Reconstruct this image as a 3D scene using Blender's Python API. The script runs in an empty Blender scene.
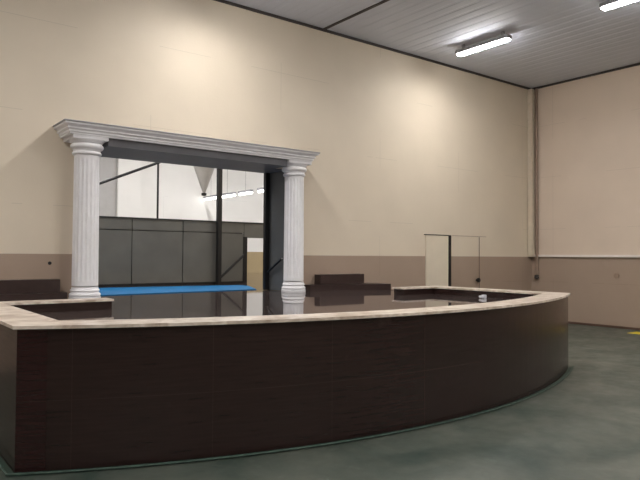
import bpy, bmesh, math, random
from mathutils import Vector, Matrix
random.seed(7)
S = bpy.context.scene
C = S.collection
PI = math.pi

# ------------------------------------------------------------------ camera
FPX = 622.95
yaw, pit, roll = math.radians(52.41), math.radians(1.427), math.radians(0.343)
F = Vector((math.cos(yaw)*math.cos(pit), math.sin(yaw)*math.cos(pit), math.sin(pit)))
R0 = Vector((math.sin(yaw), -math.cos(yaw), 0)); U0 = R0.cross(F)
Rv = math.cos(roll)*R0 + math.sin(roll)*U0
Uv = math.cos(roll)*U0 - math.sin(roll)*R0
cam = bpy.data.objects.new('camera', bpy.data.cameras.new('camera'))
C.objects.link(cam)
m = Matrix((Rv, Uv, -F)).transposed().to_4x4()
m.translation = (0, 0, 1.6)
cam.matrix_world = m
cam.data.sensor_width = 36.0
cam.data.lens = FPX/640*36
cam.data.clip_start = 0.05
cam.data.clip_end = 200
S.camera = cam

# ------------------------------------------------------------------ world, light, exposure
w = bpy.data.worlds.new('world'); S.world = w; w.use_nodes = True
w.node_tree.nodes['Background'].inputs[0].default_value = (0.9, 0.95, 1, 1)
w.node_tree.nodes['Background'].inputs[1].default_value = 0.05
S.view_settings.view_transform = 'Standard'
S.view_settings.look = 'None'
S.view_settings.gamma = 1
S.view_settings.use_curve_mapping = False
S.view_settings.exposure = 0.05
LAMP_W = 34            # watts of each ceiling strip light of the hall
LAMP_COL = (1.0, 0.965, 0.92)
DIFF_E = 64            # glow of the lamps' own wrap-round diffusers
FAR_W = 120
FAR_COL = (1.0, 0.98, 0.96)
LAMP_SPREAD = math.radians(160)

# ------------------------------------------------------------------ dimensions
XL, XR = -7.0, 13.95          # hall, left and right walls
YF, YB = -8.0, 9.285          # hall, front (behind the camera) and back walls
ZC = 5.905                    # ceiling
ZT = 1.60                     # top of the tan dado
WT = 0.60                     # back wall thickness
OX0, OX1, OZ0, OZ1 = 2.72, 6.36, 0.85, 3.15      # opening between the columns
FZ = 0.955                    # stage floor
CX, AY, AR = 4.695, 4.07, 7.92 # curved front: centre line, apex, radius
SX0, SX1, SY0 = 1.035, 8.42, 4.94

# ------------------------------------------------------------------ materials
def lin(r, g, b):
    f = lambda c: ((c/255)/12.92 if c/255 <= .04045 else ((c/255+.055)/1.055)**2.4)
    return (f(r), f(g), f(b), 1)

def mat(name, col, rough=.6, metal=0, spec=.5, noise=0, nscale=8, bump=0, bscale=60, emit=None, estr=0, ior=1.5):
    M = bpy.data.materials.new(name); M.use_nodes = True
    nt = M.node_tree; b = nt.nodes['Principled BSDF']
    b.inputs['Base Color'].default_value = col
    b.inputs['Roughness'].default_value = rough
    b.inputs['Metallic'].default_value = metal
    b.inputs['Specular IOR Level'].default_value = spec
    b.inputs['IOR'].default_value = ior
    if emit:
        b.inputs['Emission Color'].default_value = emit
        b.inputs['Emission Strength'].default_value = estr
    tc = nt.nodes.new('ShaderNodeTexCoord')
    if noise:
        n = nt.nodes.new('ShaderNodeTexNoise'); n.inputs['Scale'].default_value = nscale
        n.inputs['Detail'].default_value = 5
        nt.links.new(tc.outputs['Object'], n.inputs['Vector'])
        mr = nt.nodes.new('ShaderNodeMapRange')
        mr.inputs['From Min'].default_value = .3; mr.inputs['From Max'].default_value = .7
        mr.inputs['To Min'].default_value = 1-noise; mr.inputs['To Max'].default_value = 1+noise
        nt.links.new(n.outputs['Fac'], mr.inputs['Value'])
        mx = nt.nodes.new('ShaderNodeVectorMath'); mx.operation = 'SCALE'
        mx.inputs[0].default_value = col[:3]
        nt.links.new(mr.outputs['Result'], mx.inputs['Scale'])
        nt.links.new(mx.outputs['Vector'], b.inputs['Base Color'])
    if bump:
        n2 = nt.nodes.new('ShaderNodeTexNoise'); n2.inputs['Scale'].default_value = bscale
        nt.links.new(tc.outputs['Object'], n2.inputs['Vector'])
        bp = nt.nodes.new('ShaderNodeBump'); bp.inputs['Strength'].default_value = bump
        bp.inputs['Distance'].default_value = .01
        nt.links.new(n2.outputs['Fac'], bp.inputs['Height'])
        nt.links.new(bp.outputs['Normal'], b.inputs['Normal'])
    return M

def nodes(M): return M.node_tree, M.node_tree.nodes['Principled BSDF']

def math_node(nt, op, a, b=None, c=None):
    n = nt.nodes.new('ShaderNodeMath'); n.operation = op
    for i, v in enumerate((a, b, c)):
        if v is None: continue
        if isinstance(v, (int, float)): n.inputs[i].default_value = v
        else: nt.links.new(v, n.inputs[i])
    return n.outputs[0]

def mix_col(nt, fac, a, b, mode='MIX'):
    n = nt.nodes.new('ShaderNodeMix'); n.data_type = 'RGBA'; n.blend_type = mode
    for sock, v in ((n.inputs[0], fac), (n.inputs[6], a), (n.inputs[7], b)):
        if isinstance(v, (int, float)): sock.default_value = v
        elif isinstance(v, tuple): sock.default_value = v
        else: nt.links.new(v, sock)
    return n.outputs[2]

def wall_paint(name, cream, tan, axis, split=ZT):
    """cream paint over a tan dado, on large panels with faint joints"""
    M = mat(name, cream, rough=.62, spec=.35)
    nt, b = nodes(M)
    g = nt.nodes.new('ShaderNodeNewGeometry')
    sp = nt.nodes.new('ShaderNodeSeparateXYZ'); nt.links.new(g.outputs['Position'], sp.inputs[0])
    along = sp.outputs[axis]; z = sp.outputs[2]
    n = nt.nodes.new('ShaderNodeTexNoise'); n.inputs['Scale'].default_value = 1.1; n.inputs['Detail'].default_value = 6
    nt.links.new(g.outputs['Position'], n.inputs['Vector'])
    blotch = math_node(nt, 'MULTIPLY_ADD', n.outputs['Fac'], .16, .92)
    up = math_node(nt, 'GREATER_THAN', z, split)
    col = mix_col(nt, up, tan, cream)
    # joints: vertical every 2.44 m, horizontal every 1.22 m, thin and pale
    jv = math_node(nt, 'LESS_THAN', math_node(nt, 'ABSOLUTE', math_node(nt, 'SUBTRACT', math_node(nt, 'FRACT', math_node(nt, 'DIVIDE', math_node(nt, 'ADD', along, 51.1), 2.44)), .5)), .0016)
    jh = math_node(nt, 'LESS_THAN', math_node(nt, 'ABSOLUTE', math_node(nt, 'SUBTRACT', math_node(nt, 'FRACT', math_node(nt, 'DIVIDE', math_node(nt, 'ADD', z, .61+.35), 1.3)), .5)), .003)
    n3 = nt.nodes.new('ShaderNodeTexNoise'); n3.inputs['Scale'].default_value = .9
    nt.links.new(g.outputs['Position'], n3.inputs['Vector'])
    patch = math_node(nt, 'GREATER_THAN', n3.outputs['Fac'], .52)
    j = math_node(nt, 'MULTIPLY', math_node(nt, 'MULTIPLY', math_node(nt, 'MAXIMUM', jv, jh), patch), .16)
    f = math_node(nt, 'SUBTRACT', blotch, j)
    vm = nt.nodes.new('ShaderNodeVectorMath'); vm.operation = 'SCALE'
    nt.links.new(col, vm.inputs[0]); nt.links.new(f, vm.inputs['Scale'])
    nt.links.new(vm.outputs[0], b.inputs['Base Color'])
    n2 = nt.nodes.new('ShaderNodeTexNoise'); n2.inputs['Scale'].default_value = 40
    nt.links.new(g.outputs['Position'], n2.inputs['Vector'])
    bp = nt.nodes.new('ShaderNodeBump'); bp.inputs['Strength'].default_value = .12; bp.inputs['Distance'].default_value = .01
    nt.links.new(n2.outputs['Fac'], bp.inputs['Height']); nt.links.new(bp.outputs[0], b.inputs['Normal'])
    return M

CREAM, TAN = lin(221, 208, 189), lin(168, 148, 132)
M_wall_x = wall_paint('cream_over_tan_paint', CREAM, TAN, 0)
M_wall_y = wall_paint('cream_over_tan_paint_side', lin(220, 202, 185), TAN, 1)
M_far = wall_paint('white_over_ochre_paint', lin(232, 230, 226), lin(170, 152, 118), 0, 1.72)

def tile_mat(name, c1, c2, joint, rough=.22, spec=.5):
    """big dark wood-grained tiles laid in courses; UV in metres"""
    M = mat(name, c1, rough=rough, spec=spec)
    nt, b = nodes(M)
    uv = nt.nodes.new('ShaderNodeUVMap')
    br = nt.nodes.new('ShaderNodeTexBrick')
    br.offset = 0; br.squash = 1
    br.inputs['Scale'].default_value = 1
    br.inputs['Brick Width'].default_value = 1.04
    br.inputs['Row Height'].default_value = .52
    br.inputs['Mortar Size'].default_value = .0022
    br.inputs['Mortar Smooth'].default_value = .2
    br.inputs['Color1'].default_value = c1; br.inputs['Color2'].default_value = c2
    br.inputs['Mortar'].default_value = joint
    nt.links.new(uv.outputs[0], br.inputs['Vector'])
    mp = nt.nodes.new('ShaderNodeMapping'); mp.inputs['Scale'].default_value = (3, 45, 1)
    nt.links.new(uv.outputs[0], mp.inputs['Vector'])
    n = nt.nodes.new('ShaderNodeTexNoise'); n.inputs['Scale'].default_value = 1; n.inputs['Detail'].default_value = 6
    nt.links.new(mp.outputs[0], n.inputs['Vector'])
    grain = math_node(nt, 'MULTIPLY_ADD', n.outputs['Fac'], .9, .55)
    n2 = nt.nodes.new('ShaderNodeTexNoise'); n2.inputs['Scale'].default_value = 3.2; n2.inputs['Detail'].default_value = 3
    nt.links.new(uv.outputs[0], n2.inputs['Vector'])
    mr = nt.nodes.new('ShaderNodeMapRange')
    mr.inputs['From Min'].default_value = .68; mr.inputs['From Max'].default_value = .8
    mr.inputs['To Min'].default_value = 0; mr.inputs['To Max'].default_value = .10
    nt.links.new(n2.outputs['Fac'], mr.inputs['Value'])
    vm = nt.nodes.new('ShaderNodeVectorMath'); vm.operation = 'SCALE'
    nt.links.new(br.outputs['Color'], vm.inputs[0]); nt.links.new(grain, vm.inputs['Scale'])
    c = mix_col(nt, mr.outputs[0], vm.outputs[0], lin(120, 105, 100))
    nt.links.new(c, b.inputs['Base Color'])
    r = math_node(nt, 'MULTIPLY_ADD', n.outputs['Fac'], .2, rough-.1)
    nt.links.new(r, b.inputs['Roughness'])
    return M

M_tile = tile_mat('dark_brown_tile', lin(44, 30, 28), lin(42, 29, 27), lin(58, 44, 40))
M_tile_red = tile_mat('dark_red_brown_tile', lin(44, 24, 24), lin(42, 23, 23), lin(60, 40, 38))
M_step = mat('dark_step_stone', lin(56, 42, 40), rough=.3, noise=.15, nscale=12)

# marble
M_marble = mat('pale_marble', lin(222, 205, 190), rough=.28)
nt, b = nodes(M_marble)
tc = nt.nodes.new('ShaderNodeTexCoord')
n = nt.nodes.new('ShaderNodeTexNoise'); n.inputs['Scale'].default_value = 5; n.inputs['Detail'].default_value = 9; n.inputs['Distortion'].default_value = 1.2
nt.links.new(tc.outputs['Object'], n.inputs['Vector'])
cr = nt.nodes.new('ShaderNodeValToRGB')
cr.color_ramp.elements[0].position = .33; cr.color_ramp.elements[0].color = lin(178, 158, 142)
cr.color_ramp.elements[1].position = .62; cr.color_ramp.elements[1].color = lin(232, 220, 208)
nt.links.new(n.outputs['Fac'], cr.inputs[0]); nt.links.new(cr.outputs[0], b.inputs['Base Color'])

M_polish = mat('polished_dark_stone', lin(74, 64, 62), rough=.035, spec=.9, ior=1.9, noise=.12, nscale=1.5)
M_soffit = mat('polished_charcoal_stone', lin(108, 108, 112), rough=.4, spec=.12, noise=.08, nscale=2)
M_jamb = mat('polished_blue_grey_stone', lin(88, 90, 91), rough=.35, spec=.3, noise=.06, nscale=2)
M_plaster = mat('white_painted_plaster', lin(236, 235, 238), rough=.4, noise=.03, nscale=9, bump=.03, bscale=45)
M_metal_grey = mat('grey_painted_metal', lin(150, 150, 154), rough=.4)
M_dark = mat('black_painted_steel', lin(20, 20, 22), rough=.4)
M_panel = mat('charcoal_panel', lin(108, 107, 102), spec=.15, rough=.7, noise=.08, nscale=2)
M_panel2 = mat('blue_grey_panel', lin(66, 70, 74), rough=.35, noise=.06, nscale=2)
M_blue = mat('blue_mat', lin(0, 90, 138), rough=.75, spec=.2, noise=.08, nscale=5)
M_trim_dark = mat('dark_gap_strip', lin(62, 56, 54), rough=.7)
M_white_trim = mat('white_ledge', lin(238, 228, 222), rough=.4, noise=.03)
M_pipe = mat('cream_pipe_paint', lin(214, 202, 182), rough=.5, noise=.05)
M_pipe_dark = mat('brown_pipe_paint', lin(150, 128, 112), rough=.5, noise=.1)
M_door = mat('pale_door_paint', lin(226, 214, 194), rough=.5, noise=.04, nscale=3)
M_diff = mat('lit_diffuser', (1, 1, 1, 1), rough=.4, emit=(1, .98, .95, 1), estr=DIFF_E)
M_tube = mat('lit_tube', (1, 1, 1, 1), rough=.4, emit=(1, .98, .95, 1), estr=9)
M_far_slab = mat('grey_far_slab', lin(176, 174, 172), rough=.6, noise=.03)
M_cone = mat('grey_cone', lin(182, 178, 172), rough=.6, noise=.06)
M_yellow = mat('yellow_floor_paint', lin(222, 200, 48), rough=.5, noise=.08, nscale=20)
M_green = mat('dark_green_strip', lin(10, 44, 34), rough=.5, noise=.2, nscale=30)
M_green_edge = mat('pale_green_cord', lin(58, 78, 69), rough=.5, noise=.45, nscale=14)
M_white_plastic = mat('white_plastic', lin(232, 232, 238), rough=.35)
M_base = mat('brown_baseboard', lin(92, 70, 58), rough=.5, noise=.1)

# concrete floor
M_floor = mat('green_grey_concrete', lin(104, 116, 106), rough=.42, spec=.4)
nt, b = nodes(M_floor)
g = nt.nodes.new('ShaderNodeNewGeometry')
n = nt.nodes.new('ShaderNodeTexNoise'); n.inputs['Scale'].default_value = 1.3; n.inputs['Detail'].default_value = 8; n.inputs['Roughness'].default_value = .62; n.inputs['Distortion'].default_value = .6
nt.links.new(g.outputs['Position'], n.inputs['Vector'])
cr = nt.nodes.new('ShaderNodeValToRGB')
cr.color_ramp.elements[0].position = .3; cr.color_ramp.elements[0].color = lin(44, 58, 52)
cr.color_ramp.elements[1].position = .72; cr.color_ramp.elements[1].color = lin(98, 100, 91)
nt.links.new(n.outputs['Fac'], cr.inputs[0])
n2 = nt.nodes.new('ShaderNodeTexNoise'); n2.inputs['Scale'].default_value = 6; n2.inputs['Detail'].default_value = 10
nt.links.new(g.outputs['Position'], n2.inputs['Vector'])
mr = nt.nodes.new('ShaderNodeMapRange'); mr.inputs['From Min'].default_value = .62; mr.inputs['From Max'].default_value = .74; mr.inputs['To Max'].default_value = .3
nt.links.new(n2.outputs['Fac'], mr.inputs[0])
nt.links.new(mix_col(nt, mr.outputs[0], cr.outputs[0], lin(124, 130, 122)), b.inputs['Base Color'])
nt.links.new(math_node(nt, 'MULTIPLY_ADD', n2.outputs['Fac'], .3, .28), b.inputs['Roughness'])

M_ceil = mat('grey_ribbed_sheet', lin(206, 211, 224), rough=.6, noise=.03, nscale=.8)

# ------------------------------------------------------------------ mesh helpers
def obj(name, bm, material, parent=None, smooth=False, loc=None):
    me = bpy.data.meshes.new(name)
    bmesh.ops.recalc_face_normals(bm, faces=bm.faces)
    bm.to_mesh(me); bm.free()
    if smooth:
        for p in me.polygons: p.use_smooth = True
        try: me.set_sharp_from_angle(angle=math.radians(40))
        except Exception: pass
    me.materials.append(material)
    o = bpy.data.objects.new(name, me); C.objects.link(o)
    if parent:
        o.parent = parent
        o.matrix_parent_inverse = Matrix.Translation(parent.location).inverted() if not parent.parent else Matrix()
        if parent.parent: o.matrix_parent_inverse = parent.matrix_world.inverted()
    if loc: o.location = loc
    return o

def box(bm, x0, x1, y0, y1, z0, z1, bev=0):
    vs = [bm.verts.new((x, y, z)) for x in (x0, x1) for y in (y0, y1) for z in (z0, z1)]
    fs = [bm.faces.new([vs[i] for i in f]) for f in ((0,1,3,2),(4,6,7,5),(0,4,5,1),(2,3,7,6),(0,2,6,4),(1,5,7,3))]
    if bev:
        es = list({e for f in fs for e in f.edges})
        bmesh.ops.bevel(bm, geom=es, offset=bev, segments=2, affect='EDGES')
    return bm

def B(*a, bev=0):
    return box(bmesh.new(), *a, bev=bev)

def tube(bm, pts, r, seg=10):
    pts = [Vector(p) for p in pts]; rings = []
    for i, p in enumerate(pts):
        d = (pts[min(i+1, len(pts)-1)] - pts[max(i-1, 0)]).normalized()
        a = d.cross(Vector((0, 0, 1)))
        if a.length < 1e-4: a = Vector((1, 0, 0))
        a.normalize(); c = d.cross(a)
        rings.append([bm.verts.new(p + r*(math.cos(2*PI*k/seg)*a + math.sin(2*PI*k/seg)*c)) for k in range(seg)])
    for q in range(len(rings)-1):
        for k in range(seg):
            bm.faces.new((rings[q][k], rings[q][(k+1) % seg], rings[q+1][(k+1) % seg], rings[q+1][k]))
    bm.faces.new(rings[0][::-1]); bm.faces.new(rings[-1])
    return bm

def lathe(bm, prof, cx, cy, seg=48, flute=None):
    """prof: (radius, z) pairs; flute(angle, z) scales the radius"""
    rings = []
    for r, z in prof:
        rings.append([bm.verts.new((cx + (r - (flute(k, seg, z) if flute else 0))*math.cos(2*PI*k/seg),
                                    cy + (r - (flute(k, seg, z) if flute else 0))*math.sin(2*PI*k/seg), z)) for k in range(seg)])
    for q in range(len(rings)-1):
        for k in range(seg):
            bm.faces.new((rings[q][k], rings[q][(k+1) % seg], rings[q+1][(k+1) % seg], rings[q+1][k]))
    bm.faces.new(rings[0][::-1]); bm.faces.new(rings[-1])
    return bm

def loft(bm, loops):
    """closed loops of equal count joined as a ring-shaped solid along a path (open ends capped)"""
    rs = [[bm.verts.new(p) for p in l] for l in loops]
    n = len(rs[0])
    for q in range(len(rs)-1):
        for k in range(n):
            bm.faces.new((rs[q][k], rs[q][(k+1) % n], rs[q+1][(k+1) % n], rs[q+1][k]))
    bm.faces.new(rs[0][::-1]); bm.faces.new(rs[-1])
    return bm

def uv_metric(o, arc=False):
    """UVs in metres: along the face horizontally, height vertically"""
    me = o.data
    uvl = me.uv_layers.new(name='UVMap')
    for p in me.polygons:
        nrm = p.normal
        for li in p.loop_indices:
            v = me.vertices[me.loops[li].vertex_index].co
            if abs(nrm.z) > .7: u, t = v.x, v.y
            elif arc and abs(nrm.y) > .3: u, t = AR*math.asin(max(-1, min(1, (v.x-CX)/AR))) + 3.42, v.z
            elif abs(nrm.x) > abs(nrm.y): u, t = v.y - 4.94, v.z
            else: u, t = v.x, v.z
            uvl.data[li].uv = (u, t + 0.0)
    return o

def thing(name, label, cat, loc=(0, 0, 0), group=None):
    o = bpy.data.objects.new(name, None); C.objects.link(o)
    o.location = loc; o['label'] = label; o['category'] = cat
    o.empty_display_size = .2
    if group: o['group'] = group
    return o

def tag(o, label, cat, group=None):
    o['label'] = label; o['category'] = cat
    if group: o['group'] = group
    return o

def struct(name, bm, material, parent=None, smooth=False):
    o = obj(name, bm, material, parent, smooth)
    if not parent: o['kind'] = 'structure'
    return o

# ------------------------------------------------------------------ the hall's shell
struct('floor', B(XL, XR, YF, YB, -.1, 0), M_floor)
bm = bmesh.new()
# sheet ceiling with ribs that run towards the back wall
xs = []
x = XL
P = .25
while x < XR - .001:
    xs += [(x, ZC), (x+.15, ZC), (x+.17, ZC+.004), (x+.23, ZC+.004)]
    x += P
xs = [(a, z) for a, z in xs if a < XR] + [(XR, ZC)]
lo = [[bm.verts.new((a, y, z)) for a, z in xs] for y in (YF, YB)]
up = [[bm.verts.new((a, y, ZC+.1)) for a in (XL, XR)] for y in (YF, YB)]
for i in range(len(xs)-1):
    bm.faces.new((lo[0][i], lo[0][i+1], lo[1][i+1], lo[1][i]))
bm.faces.new((up[0][0], up[1][0], up[1][1], up[0][1]))
struct('ceiling', bm, M_ceil)

bm = bmesh.new()
box(bm, XL-.25, OX0, YB, YB+WT, 0, ZC+.1)
box(bm, OX1, XR+.25, YB, YB+WT, 0, ZC+.1)
box(bm, OX0, OX1, YB, YB+WT, OZ1, ZC+.1)
box(bm, OX0, OX1, YB, YB+WT, 0, OZ0)
struct('wall_back', bm, M_wall_x)
struct('wall_right', B(XR, XR+.25, YF, YB, 0, ZC+.1), M_wall_y)
struct('wall_left', B(XL-.25, XL, YF, YB, 0, ZC+.1), M_wall_y)
struct('wall_front', B(XL-.25, XR+.25, YF-.25, YF, 0, ZC+.1), M_wall_x)
struct('baseboard_right', B(XR-.012, XR, YF, YB, 0, .05), M_base)
# thin dark strip where walls meet the sheet ceiling
struct('trim_1', B(XL, XR-.03, YB-.03, YB, ZC-.045, ZC), M_trim_dark)
struct('trim_2', B(XR-.03, XR, YF, YB, ZC-.045, ZC), M_trim_dark)
# white ledge on the right wall over the tan dado
struct('trim_3', B(XR-.05, XR, YF, YB-.02, ZT-.002, ZT+.055, bev=.004), M_white_trim)
# dark joint of the ceiling sheets
struct('trim_4', B(7.17, 7.22, YF, YB-.03, ZC-.02, ZC+.005), M_trim_dark)

# doors in the back wall
d1 = struct('door_1', B(10.02, 10.74, YB-.03, YB, 0, 2.055, bev=.004), M_door)
fr = struct('door_frame', bmesh.new(), M_dark, d1)
bm = bmesh.new(); bm.from_mesh(fr.data)
box(bm, 10.755, 10.84, YB-.025, YB, 0, 2.07); box(bm, 9.98, 10.745, YB-.035, YB, 2.057, 2.075)
bm.to_mesh(fr.data); bm.free()
d2 = struct('door_2', B(10.86, 11.83, YB-.012, YB, 0, 2.05, bev=.003), M_wall_x)
bm = bmesh.new(); tube(bm, [(11.74, YB-.013, 1.05), (11.74, YB-.07, 1.05)], .03, 14)
tube(bm, [(11.74, YB-.055, 1.05), (11.74, YB-.09, 1.05)], .05, 16)
struct('door_handle', bm, M_dark, d2, True)
struct('door_gap', B(11.835, 11.86, YB-.006, YB, 0, 2.05), M_base, d2)
struct('door_lintel_line', B(10.9, 12.1, YB-.008, YB, 2.06, 2.07), M_pipe_dark, d2)

# ------------------------------------------------------------------ the room behind the opening
FY0, FY1, FX0, FX1 = YB+WT, 20.0, -2.0, 18.0
bm = B(FX0, FX1, FY0, FY1, FZ-.1, FZ-.005); box(bm, OX0, OX1, YB+.001, FY0, FZ-.1, FZ-.005)
struct('floor_far', bm, M_polish)
struct('wall_far', B(FX0, FX1, FY1, FY1+.2, FZ-.1, 6.6), M_far)
struct('wall_far_left', B(FX0-.2, FX0, FY0, FY1+.2, FZ-.1, 6.6), M_far)
struct('wall_far_right', B(FX1, FX1+.2, FY0, FY1+.2, FZ-.1, 6.6), M_far)
struct('ceiling_far', B(FX0-.2, FX1+.2, FY0, FY1+.2, 6.6, 6.7), M_ceil)
# polished lining of the opening: under the lintel and on both jambs
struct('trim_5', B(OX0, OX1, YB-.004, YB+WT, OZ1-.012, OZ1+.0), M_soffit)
struct('trim_7', B(OX1-.012, OX1, YB, YB+WT, FZ, OZ1-.012), M_jamb)
struct('trim_8', B(OX0, OX0+.012, YB, YB+WT, FZ, OZ1-.012), M_jamb)
bm = bmesh.new(); box(bm, 7.0, 7.75, FY1-.3, FY1, FZ, 6.6)
struct('trim_6', bm, M_far)
struct('trim_9', B(4.5, 7.0, FY1-.2, FY1, FZ, 6.6), M_far_slab)  # even grey slab along the left of the far wall

# ------------------------------------------------------------------ raised stage
st = thing('raised_stage', 'large raised stage with bowed dark brown tiled front, pale marble rim and mirror-like floor', 'stage', (CX, AY, 0))
T = .33                   # thickness of the low walls
WZ, KZ = 1.05, 1.075      # wall top, coping top
FW = .33                  # width of the front coping

def arc_pts(off, x0, x1, n=48):
    """points of the bowed front moved inwards by off, between two x"""
    r = AR - off
    yc = AY + AR
    return [(x, yc - math.sqrt(r*r - (x-CX)**2)) for x in [x0 + (x1-x0)*i/n for i in range(n+1)]]

def arc_solid(o0, o1, x0, x1, z0, z1, n=48):
    bm = bmesh.new()
    a, c = arc_pts(o0, x0, x1, n), arc_pts(o1, x0, x1, n)
    return loft(bm, [[(*p, z0), (*q, z0), (*q, z1), (*p, z1)] for p, q in zip(a, c)])

uv_metric(obj('front_wall', arc_solid(0, T, SX0, SX1, 0, WZ), M_tile, st), True)
GX0, GX1, PY0, PY1 = 2.54, 7.38, 7.3, 7.54       # low walls at the rear leave the middle open
def prism(poly, z0, z1):
    return loft(bmesh.new(), [[(*p, z0) for p in poly], [(*p, z1) for p in poly]])
arc_y = lambda off, x: arc_pts(off, x, x+.001, 1)[0][1]
for sx in (0, 1):
    xo, xi = (SX0, SX0+T) if sx == 0 else (SX1, SX1-T)
    uv_metric(obj('side_wall', prism([(xo, arc_y(T, xo)), (xi, arc_y(T, xi)), (xi, PY1), (xo, PY1)], 0, WZ), M_tile, st))
    uv_metric(obj('rear_side_wall', prism([(xo, PY1), (xi, PY1), (xi, YB-.002), (xo, YB-.002)], 0, FZ), M_tile, st))
# redder corner strip of tile at the near corner
uv_metric(obj('corner_tile_strip', arc_solid(-.006, .03, SX0-.001, SX0+.185, 0, WZ-.001, 6), M_tile_red, st), True)
uv_metric(obj('rear_wall', B(SX0+T, GX0, PY0, PY1, FZ, WZ), M_tile, st))
uv_metric(obj('rear_wall', B(GX1, SX1-T, PY0, PY1, FZ, WZ), M_tile, st))
# marble coping: one run round the front and both sides, two short runs at the rear
OV, IN = .03, .015
n = 60
xo0, xo1, xi0, xi1 = SX0-OV, SX1+OV, SX0+T+IN, SX1-T-IN
out = [(xo0, PY1+OV)] + arc_pts(-OV, xo0, xo1, n) + [(xo1, PY1+OV)]
inn = [(xi0, PY1+OV)] + arc_pts(FW, xi0, xi1, n) + [(xi1, PY1+OV)]
obj('coping', loft(bmesh.new(), [[(*p, WZ), (*q, WZ), (*q, KZ), (*p, KZ)] for p, q in zip(out, inn)]), M_marble, st)
obj('coping', B(xi0, GX0+.02, PY0-.015, PY1+OV, WZ, KZ), M_marble, st)
obj('coping', B(GX1-.02, xi1, PY0-.015, PY1+OV, WZ, KZ), M_marble, st)
# polished floor
bm = bmesh.new()
a = arc_pts(T-.01, SX0+T-.01, SX1-T+.01, 40)
pts = a + [(SX1-T+.01, YB-.001), (SX0+T-.01, YB-.001)]
lo = [bm.verts.new((*p, FZ-.06)) for p in pts]; hi = [bm.verts.new((*p, FZ)) for p in pts]
bm.faces.new(lo[::-1]); bm.faces.new(hi)
for i in range(len(pts)):
    j = (i+1) % len(pts); bm.faces.new((lo[i], lo[j], hi[j], hi[i]))
obj('stage_floor', bm, M_polish, st)

# ------------------------------------------------------------------ stepped blocks beside the columns
def steps(label, lower, upper):
    """lower: plan of the bottom tier; upper: x range and front of the top tier"""
    cx = sum(p[0] for p in lower)/4
    t = thing('step_block', label, 'steps', (cx, 9.0, FZ), 'stepped blocks beside the columns')
    z1, z2 = FZ+.11, FZ+.292
    obj('lower_tier', prism(lower, FZ, z1), M_step, t)
    obj('upper_tier', B(upper[0], upper[1], upper[2], YB-.005, z1, z2, bev=.004), M_step, t)
steps('low dark two-tier step block against the tan wall right of the right column',
      [(6.75, 9.05), (8.41, 8.68), (8.41, YB-.005), (6.75, YB-.005)], (7.02, 8.1, 9.1))
steps('low dark two-tier step block against the tan wall left of the left column',
      [(1.0, 8.8), (2.52, 9.05), (2.52, YB-.005), (1.0, YB-.005)], (1.0, 2.44, 9.1))

# ------------------------------------------------------------------ columns
FL = .013
def column(x, y, label):
    t = thing('fluted_column', label, 'column', (x, y, FZ), 'white fluted columns')
    prof = [(.212, FZ), (.214, FZ+.004), (.214, FZ+.045), (.206, FZ+.05)]
    obj('plinth', lathe(bmesh.new(), prof, x, y), M_plaster, t, True)
    prof = [(.19, FZ+.05)]
    for k in range(9): a = -PI/2 + PI*k/8; prof.append((.19+.022*math.cos(a), FZ+.076+.026*math.sin(a)))
    prof += [(.187, FZ+.108), (.187, FZ+.12)]
    for k in range(9): a = -PI/2 + PI*k/8; prof.append((.184+.014*math.cos(a), FZ+.137+.016*math.sin(a)))
    prof += [(.182, FZ+.158), (.178, FZ+.185)]
    obj('base', lathe(bmesh.new(), prof, x, y), M_plaster, t, True)
    zt = 2.985
    def flute(k, seg, z):
        d = min(1, max(0, (z-FZ-.26)/.05), max(0, (zt-.04-z)/.05)) if FZ+.26 < z < zt-.04 else 0
        ph = (k*18/seg) % 1
        return FL*d*max(0, math.sin(PI*min(1, max(0, (ph-.12)/.76))))
    zs = [FZ+.2, FZ+.255, FZ+.27, FZ+.29, FZ+.32] + [FZ+.32+(zt-.1-FZ-.32)*i/10 for i in range(1, 10)] + [zt-.1, zt-.07, zt-.05, zt-.035, zt+.01]
    obj('shaft', lathe(bmesh.new(), [(.178-.008*(z-FZ)/2, z) for z in zs], x, y, 160, flute), M_plaster, t, True)
    pr = [(.168, zt), (.188, zt+.004)]
    for k in range(7): a = -PI/2 + PI*k/6; pr.append((.178+.02*math.cos(a), zt+.03+.024*math.sin(a)))
    pr += [(.182, zt+.06), (.185, zt+.08)]
    for k in range(9): a = -PI/2 + PI*k/8; pr.append((.188+.036*math.cos(a), zt+.125+.04*math.sin(a)))
    pr += [(.2, zt+.17), (.225, zt+.2), (.235, zt+.215)]
    obj('capital', lathe(bmesh.new(), pr, x, y, 48), M_plaster, t, True)
    obj('abacus', B(x-.245, x+.245, EY+.01, YB-.004, zt+.215, ENZ, bev=.006), M_plaster, t)
EX0, EX1, EY = 2.45, 6.58, 8.78
ENZ = 3.25
column(2.74, 8.98, 'white fluted column on the left of the opening, nearest the camera')
column(6.33, 8.98, 'white fluted column on the right of the opening, beside the dark panel')

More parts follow.
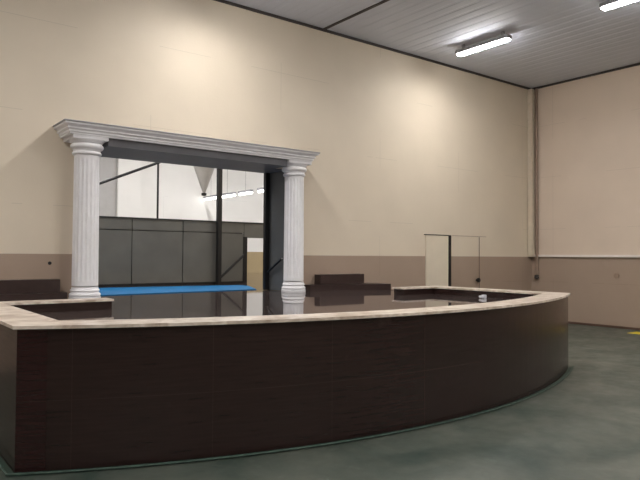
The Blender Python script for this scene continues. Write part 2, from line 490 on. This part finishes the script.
# entablature: moulding profile swept round front and both ends, mitred
en = thing('entablature', 'white moulded entablature spanning the two fluted columns over the opening', 'entablature', (4.5, 9.0, ENZ))
prof = [(.0, ENZ), (.0, ENZ+.022), (.016, ENZ+.027), (.016, ENZ+.055), (.026, ENZ+.06)]
for k in range(7): a = -PI/2 + PI*k/6; prof.append((.026+.018*math.cos(a), ENZ+.076+.015*math.sin(a)))
prof += [(.032, ENZ+.093), (.045, ENZ+.105), (.062, ENZ+.115), (.08, ENZ+.122), (.084, ENZ+.126), (.084, ENZ+.15)]
bm = bmesh.new()
rows = []
for off, z in prof:
    rows.append([bm.verts.new(p) for p in ((EX0-off, YB-.003, z), (EX0-off, EY-off, z), (EX1+off, EY-off, z), (EX1+off, YB-.003, z))])
for q in range(len(rows)-1):
    for k in range(4):
        bm.faces.new((rows[q][k], rows[q][(k+1) % 4], rows[q+1][(k+1) % 4], rows[q+1][k]))
bm.faces.new(rows[0][::-1]); bm.faces.new(rows[-1])
obj('moulding', bm, M_plaster, en)
o_ = .1
obj('cap_slab', B(EX0-o_, EX1+o_, EY-o_, YB-.003, ENZ+.15, ENZ+.168, bev=.003), M_metal_grey, en)
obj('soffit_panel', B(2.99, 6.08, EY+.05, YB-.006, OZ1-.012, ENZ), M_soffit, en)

# ------------------------------------------------------------------ things in the room behind
PYP = 12.45
def X(px):   # x on the plane of the partition from a column of the photograph
    d = F + Rv*(px-320)/FPX
    return d.x*PYP/d.y
zf = FZ-.005
pt = thing('partition_screen', 'long charcoal partition of flush panels behind the blue mat, with a doorway at its right', 'partition', (6, PYP, zf))
cuts = [2.2, X(132), X(183), X(219), X(244)]
for a, c in zip(cuts[:-1], cuts[1:]):
    obj('panel', B(a+.008, c-.008, PYP, PYP+.06, zf+.05, 2.09, bev=.003), M_panel, pt)
    obj('top_panel', B(a+.008, c-.008, PYP, PYP+.06, 2.105, 2.335, bev=.003), M_panel, pt)
obj('header_panel', B(X(244)+.008, X(266), PYP, PYP+.06, 2.0, 2.335, bev=.003), M_panel, pt)
obj('backing', B(2.2, X(244), PYP+.06, PYP+.09, zf+.01, 2.33), M_dark, pt)
obj('skirting', B(2.2, X(244), PYP-.012, PYP, zf, zf+.05), M_dark, pt)
obj('doorway_post', B(X(243), X(247), PYP-.02, PYP+.08, zf, 2.02, bev=.004), M_dark, pt)
obj('top_rail', B(2.2, X(266), PYP-.01, PYP+.08, 2.336, 2.36), M_dark, pt)

def frame_post(px0, px1, label, bpx0, bz0, bpx1, bz1):
    y = PYP-.14
    x0, x1 = X(px0)*y/PYP, X(px1)*y/PYP
    t = thing('steel_post', label, 'post', ((x0+x1)/2, y, zf), 'black steel posts behind the opening')
    obj('upright', B(x0, x1, y-.05, y+.05, zf, 5.0, bev=.004), M_dark, t)
    bm = bmesh.new(); tube(bm, [(X(bpx0)*y/PYP, y, bz0), (X(bpx1)*y/PYP, y, bz1)], .03, 8)
    obj('brace', bm, M_dark, t)
frame_post(217, 220.8, 'black square steel post in front of the charcoal panels, with a low slanting brace', 221, 1.1, 244, 1.6)
t = thing('steel_post', 'black square steel post at the rear edge of the right jamb, with a slanting stay', 'post', (6.28, 9.83, zf), 'black steel posts behind the opening')
obj('upright', B(6.255, 6.345, 9.79, 9.87, FZ, OZ1-.013, bev=.004), M_dark, t)
bm = bmesh.new(); tube(bm, [(6.3, 9.8, 1.27), (6.3, 9.3, 1.54)], .02, 8)
obj('stay', bm, M_dark, t)

t = thing('thin_pole', 'thin dark pole rising above the charcoal panels with a long slanting stay', 'pole', (X(158), PYP+.2, 2.36))
bm = bmesh.new(); tube(bm, [(X(158), PYP+.04, 2.3), (X(158), PYP+.04, 4.6)], .022, 8); obj('upright', bm, M_dark, t)
bm = bmesh.new(); tube(bm, [(X(84), PYP+.04, 2.88), (X(160), PYP+.04, 3.56)], .028, 8); obj('stay', bm, M_dark, t)

# blue mat
bm = bmesh.new()
pts = [(2.74, 9.78), (6.2, 10.0), (6.75, 11.2), (6.75, 11.6), (2.74, 12.1)]
loft(bm, [[(*p, zf) for p in pts], [(*p, zf+.012) for p in pts]])
tag(obj('floor_mat', bm, M_blue), 'bright blue mat on the floor in front of the charcoal panels', 'mat')

# solid cone standing in for the shaded gap between two scallops of light
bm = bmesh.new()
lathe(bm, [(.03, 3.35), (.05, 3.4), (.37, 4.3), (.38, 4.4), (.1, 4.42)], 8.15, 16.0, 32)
cn = thing('shade_gap_cone', 'grey cone with a dark tip, standing in for a shaded gap between light scallops above the charcoal panels', 'shade gap cone', (8.15, 16, 4.4))
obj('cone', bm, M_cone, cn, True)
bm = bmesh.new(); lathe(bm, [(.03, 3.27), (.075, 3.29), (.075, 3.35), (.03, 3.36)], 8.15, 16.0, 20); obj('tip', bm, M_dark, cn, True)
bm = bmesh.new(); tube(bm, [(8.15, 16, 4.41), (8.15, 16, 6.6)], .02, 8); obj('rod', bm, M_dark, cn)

# row of tube lights of the far room, running away from the opening
rowx, rowz = 10.15, 3.6
segs = [(19.9, 18.9), (18.75, 17.75), (17.45, 16.7), (16.3, 15.3), (15.15, 14.15)]
lbl = ['far tube light at the left end of the glowing row, by the grey cone', 'second tube light of the glowing row from the grey cone',
       'middle tube light of the glowing row, between two dark gaps', 'tube light of the glowing row next to the right jamb', 'tube light of the glowing row hidden behind the right jamb']
for (ya, yb), l in zip(segs, lbl):
    t = thing('tube_light', l, 'tube light', (rowx, (ya+yb)/2, rowz), 'tube lights in a row in the room behind')
    bm = bmesh.new(); tube(bm, [(rowx, ya, rowz-.05), (rowx, yb, rowz-.05)], .035, 10); obj('tube', bm, M_tube, t, True)
    obj('housing', B(rowx-.06, rowx+.06, yb, ya, rowz-.015, rowz+.05, bev=.005), M_metal_grey, t)
    bm = bmesh.new(); tube(bm, [(rowx, (ya+yb)/2, rowz+.04), (rowx, (ya+yb)/2, 6.6)], .003, 6); obj('hanger', bm, M_dark, t)

# ------------------------------------------------------------------ ceiling strip lights
def strip_light(x, ya, yb, z, label, watts, col, group, top):
    """a housing, a lit diffuser and the lamp's own light, hung on two short brackets"""
    t = thing('strip_light', label, 'ceiling light', (x, (ya+yb)/2, z), group)
    obj('housing', B(x-.08, x+.08, ya, yb, z-.04, z+.035, bev=.006), M_metal_grey, t)
    obj('diffuser', B(x-.065, x+.065, ya+.02, yb-.02, z-.075, z-.041, bev=.012), M_diff, t)
    for y in (ya+.15, yb-.15):
        bm = bmesh.new(); box(bm, x-.02, x+.02, y-.03, y+.03, z+.03, top+.004)
        obj('bracket', bm, M_metal_grey, t)
    L = bpy.data.lights.new('lamp', 'AREA'); L.shape = 'RECTANGLE'; L.size = .13; L.size_y = yb-ya-.04
    L.energy = watts; L.color = col; L.spread = LAMP_SPREAD
    lo = bpy.data.objects.new('lamp', L); C.objects.link(lo); lo.parent = t
    lo.location = (0, 0, -.078)
    return t
LZ = 5.78
rowname = {9.97: 'row over the doors', 4.6: 'row over the stage', -.8: 'row by the left wall'}
for x in (9.97, 4.6, -.8):
    for k, (ya, yb) in enumerate(((7.1, 8.35), (4.05, 5.3), (1.0, 2.25), (-2.05, -.8), (-5.1, -3.85))):
        if x == 9.97 and k == 0: l = 'long bright strip light on the grey ceiling nearest the corner pipe'
        elif x == 9.97 and k == 1: l = 'bright strip light cut off by the top right edge of the photo'
        else: l = 'ceiling strip light out of view, %s, %s' % (rowname[x], ('end by the back wall', 'second from the back wall', 'third from the back wall', 'fourth from the back wall', 'fifth from the back wall')[k])
        strip_light(x, ya, yb, LZ, l, LAMP_W, LAMP_COL, 'strip lights on the hall ceiling', ZC)
for x, n_ in ((4.0, 'left'), (9.0, 'middle'), (14.0, 'right')):
    strip_light(x, 15.0, 17.4, 6.4, 'ceiling strip light of the room behind, out of view, %s one' % n_, FAR_W, FAR_COL, 'strip lights of the room behind', 6.6)

for x, n_ in ((3.2, 'left'), (7.0, 'right')):  # unseen lamps added to brighten the face of the partition
    strip_light(x, 10.9, 12.1, 6.4, 'added strip light, unseen above the blue mat, to brighten the charcoal panels, %s one' % n_, 110, FAR_COL, 'added strip lights above the blue mat', 6.6)

# ------------------------------------------------------------------ small things on the walls and floor
cp = thing('corner_pipe', 'cream square downpipe in the corner, from ceiling to the tan paint', 'pipe', (13.84, YB-.08, ZT))
obj('pipe', B(13.77, 13.9, YB-.13, YB-.005, ZT, ZC-.05, bev=.012), M_pipe, cp)
obj('collar', B(13.755, 13.915, YB-.145, YB-.004, ZC-.32, ZC-.2, bev=.008), M_pipe, cp)
dp = thing('wall_conduit', 'thin brown conduit beside the cream corner pipe, ending in a dark knob', 'conduit', (13.91, 9.1, 1.1))
bm = bmesh.new(); tube(bm, [(13.905, 9.1, 1.12), (13.905, 9.1, ZC-.05)], .035, 12); obj('conduit', bm, M_pipe_dark, dp, True)
bm = bmesh.new(); lathe(bm, [(.02, 1.04), (.055, 1.06), (.055, 1.13), (.03, 1.15)], 13.89, 9.1, 16); obj('end_cap', bm, M_trim_dark, dp, True)

bm = bmesh.new(); lathe(bm, [(.012, 0), (.024, .004), (.024, .016), (.012, .02)], 0, 0, 16)
o = obj('wall_plug', bm, M_dark, None, True); o.rotation_euler = (PI/2, 0, 0)
o.location = (2.34, YB-.001, 1.47); tag(o, 'small black plug on the tan wall left of the left column', 'wall plug')
bm = bmesh.new(); lathe(bm, [(.03, 0), (.06, .004), (.06, .02), (.03, .024)], 0, 0, 16)
o = obj('wall_button', bm, M_pipe_dark, None, True); o.rotation_euler = (0, -PI/2, 0)
o.location = (XR-.001, 7.09, 1.18); tag(o, 'small brown button on the right tan wall under the white ledge', 'wall button')

# yellow line painted beside the right wall
tag(obj('floor_line', B(13.2, 13.62, 2.0, 6.5, 0, .003), M_yellow), 'yellow painted floor line beside the right wall', 'floor line')

# white box inside the rim
wb = thing('small_box', 'tiny white box on the mirror-like floor inside the marble rim, right side', 'box', (7.88, 6.1, FZ))
obj('body', B(7.86, 7.92, 6.06, 6.12, FZ, FZ+.055, bev=.006), M_white_plastic, wb)
obj('cap', B(7.805, 7.859, 6.07, 6.13, FZ+.008, FZ+.045, bev=.01), M_white_plastic, wb)

# green strip with a pale cord laid round the foot of the stage
gs = thing('green_strip', 'dark green strip with a pale cord laid round the foot of the stage', 'floor strip', (CX, AY-.05, 0))
bm = bmesh.new()
def path(off):
    return [(SX0-off, 8.5)] + [(SX0-off, 8.5-(8.5-SY0)*k/6) for k in range(1, 6)] + arc_pts(-off, SX0-off, SX1+off, 50)
loft(bm, [[(*p, 0), (*q, 0), (*q, .012), (*p, .012)] for p, q in zip(path(.008), path(.045))])
obj('strip', bm, M_green, gs)
bm = bmesh.new(); tube(bm, [(*p, .016) for p in path(.06)], .008, 8); obj('cord', bm, M_green_edge, gs, True)
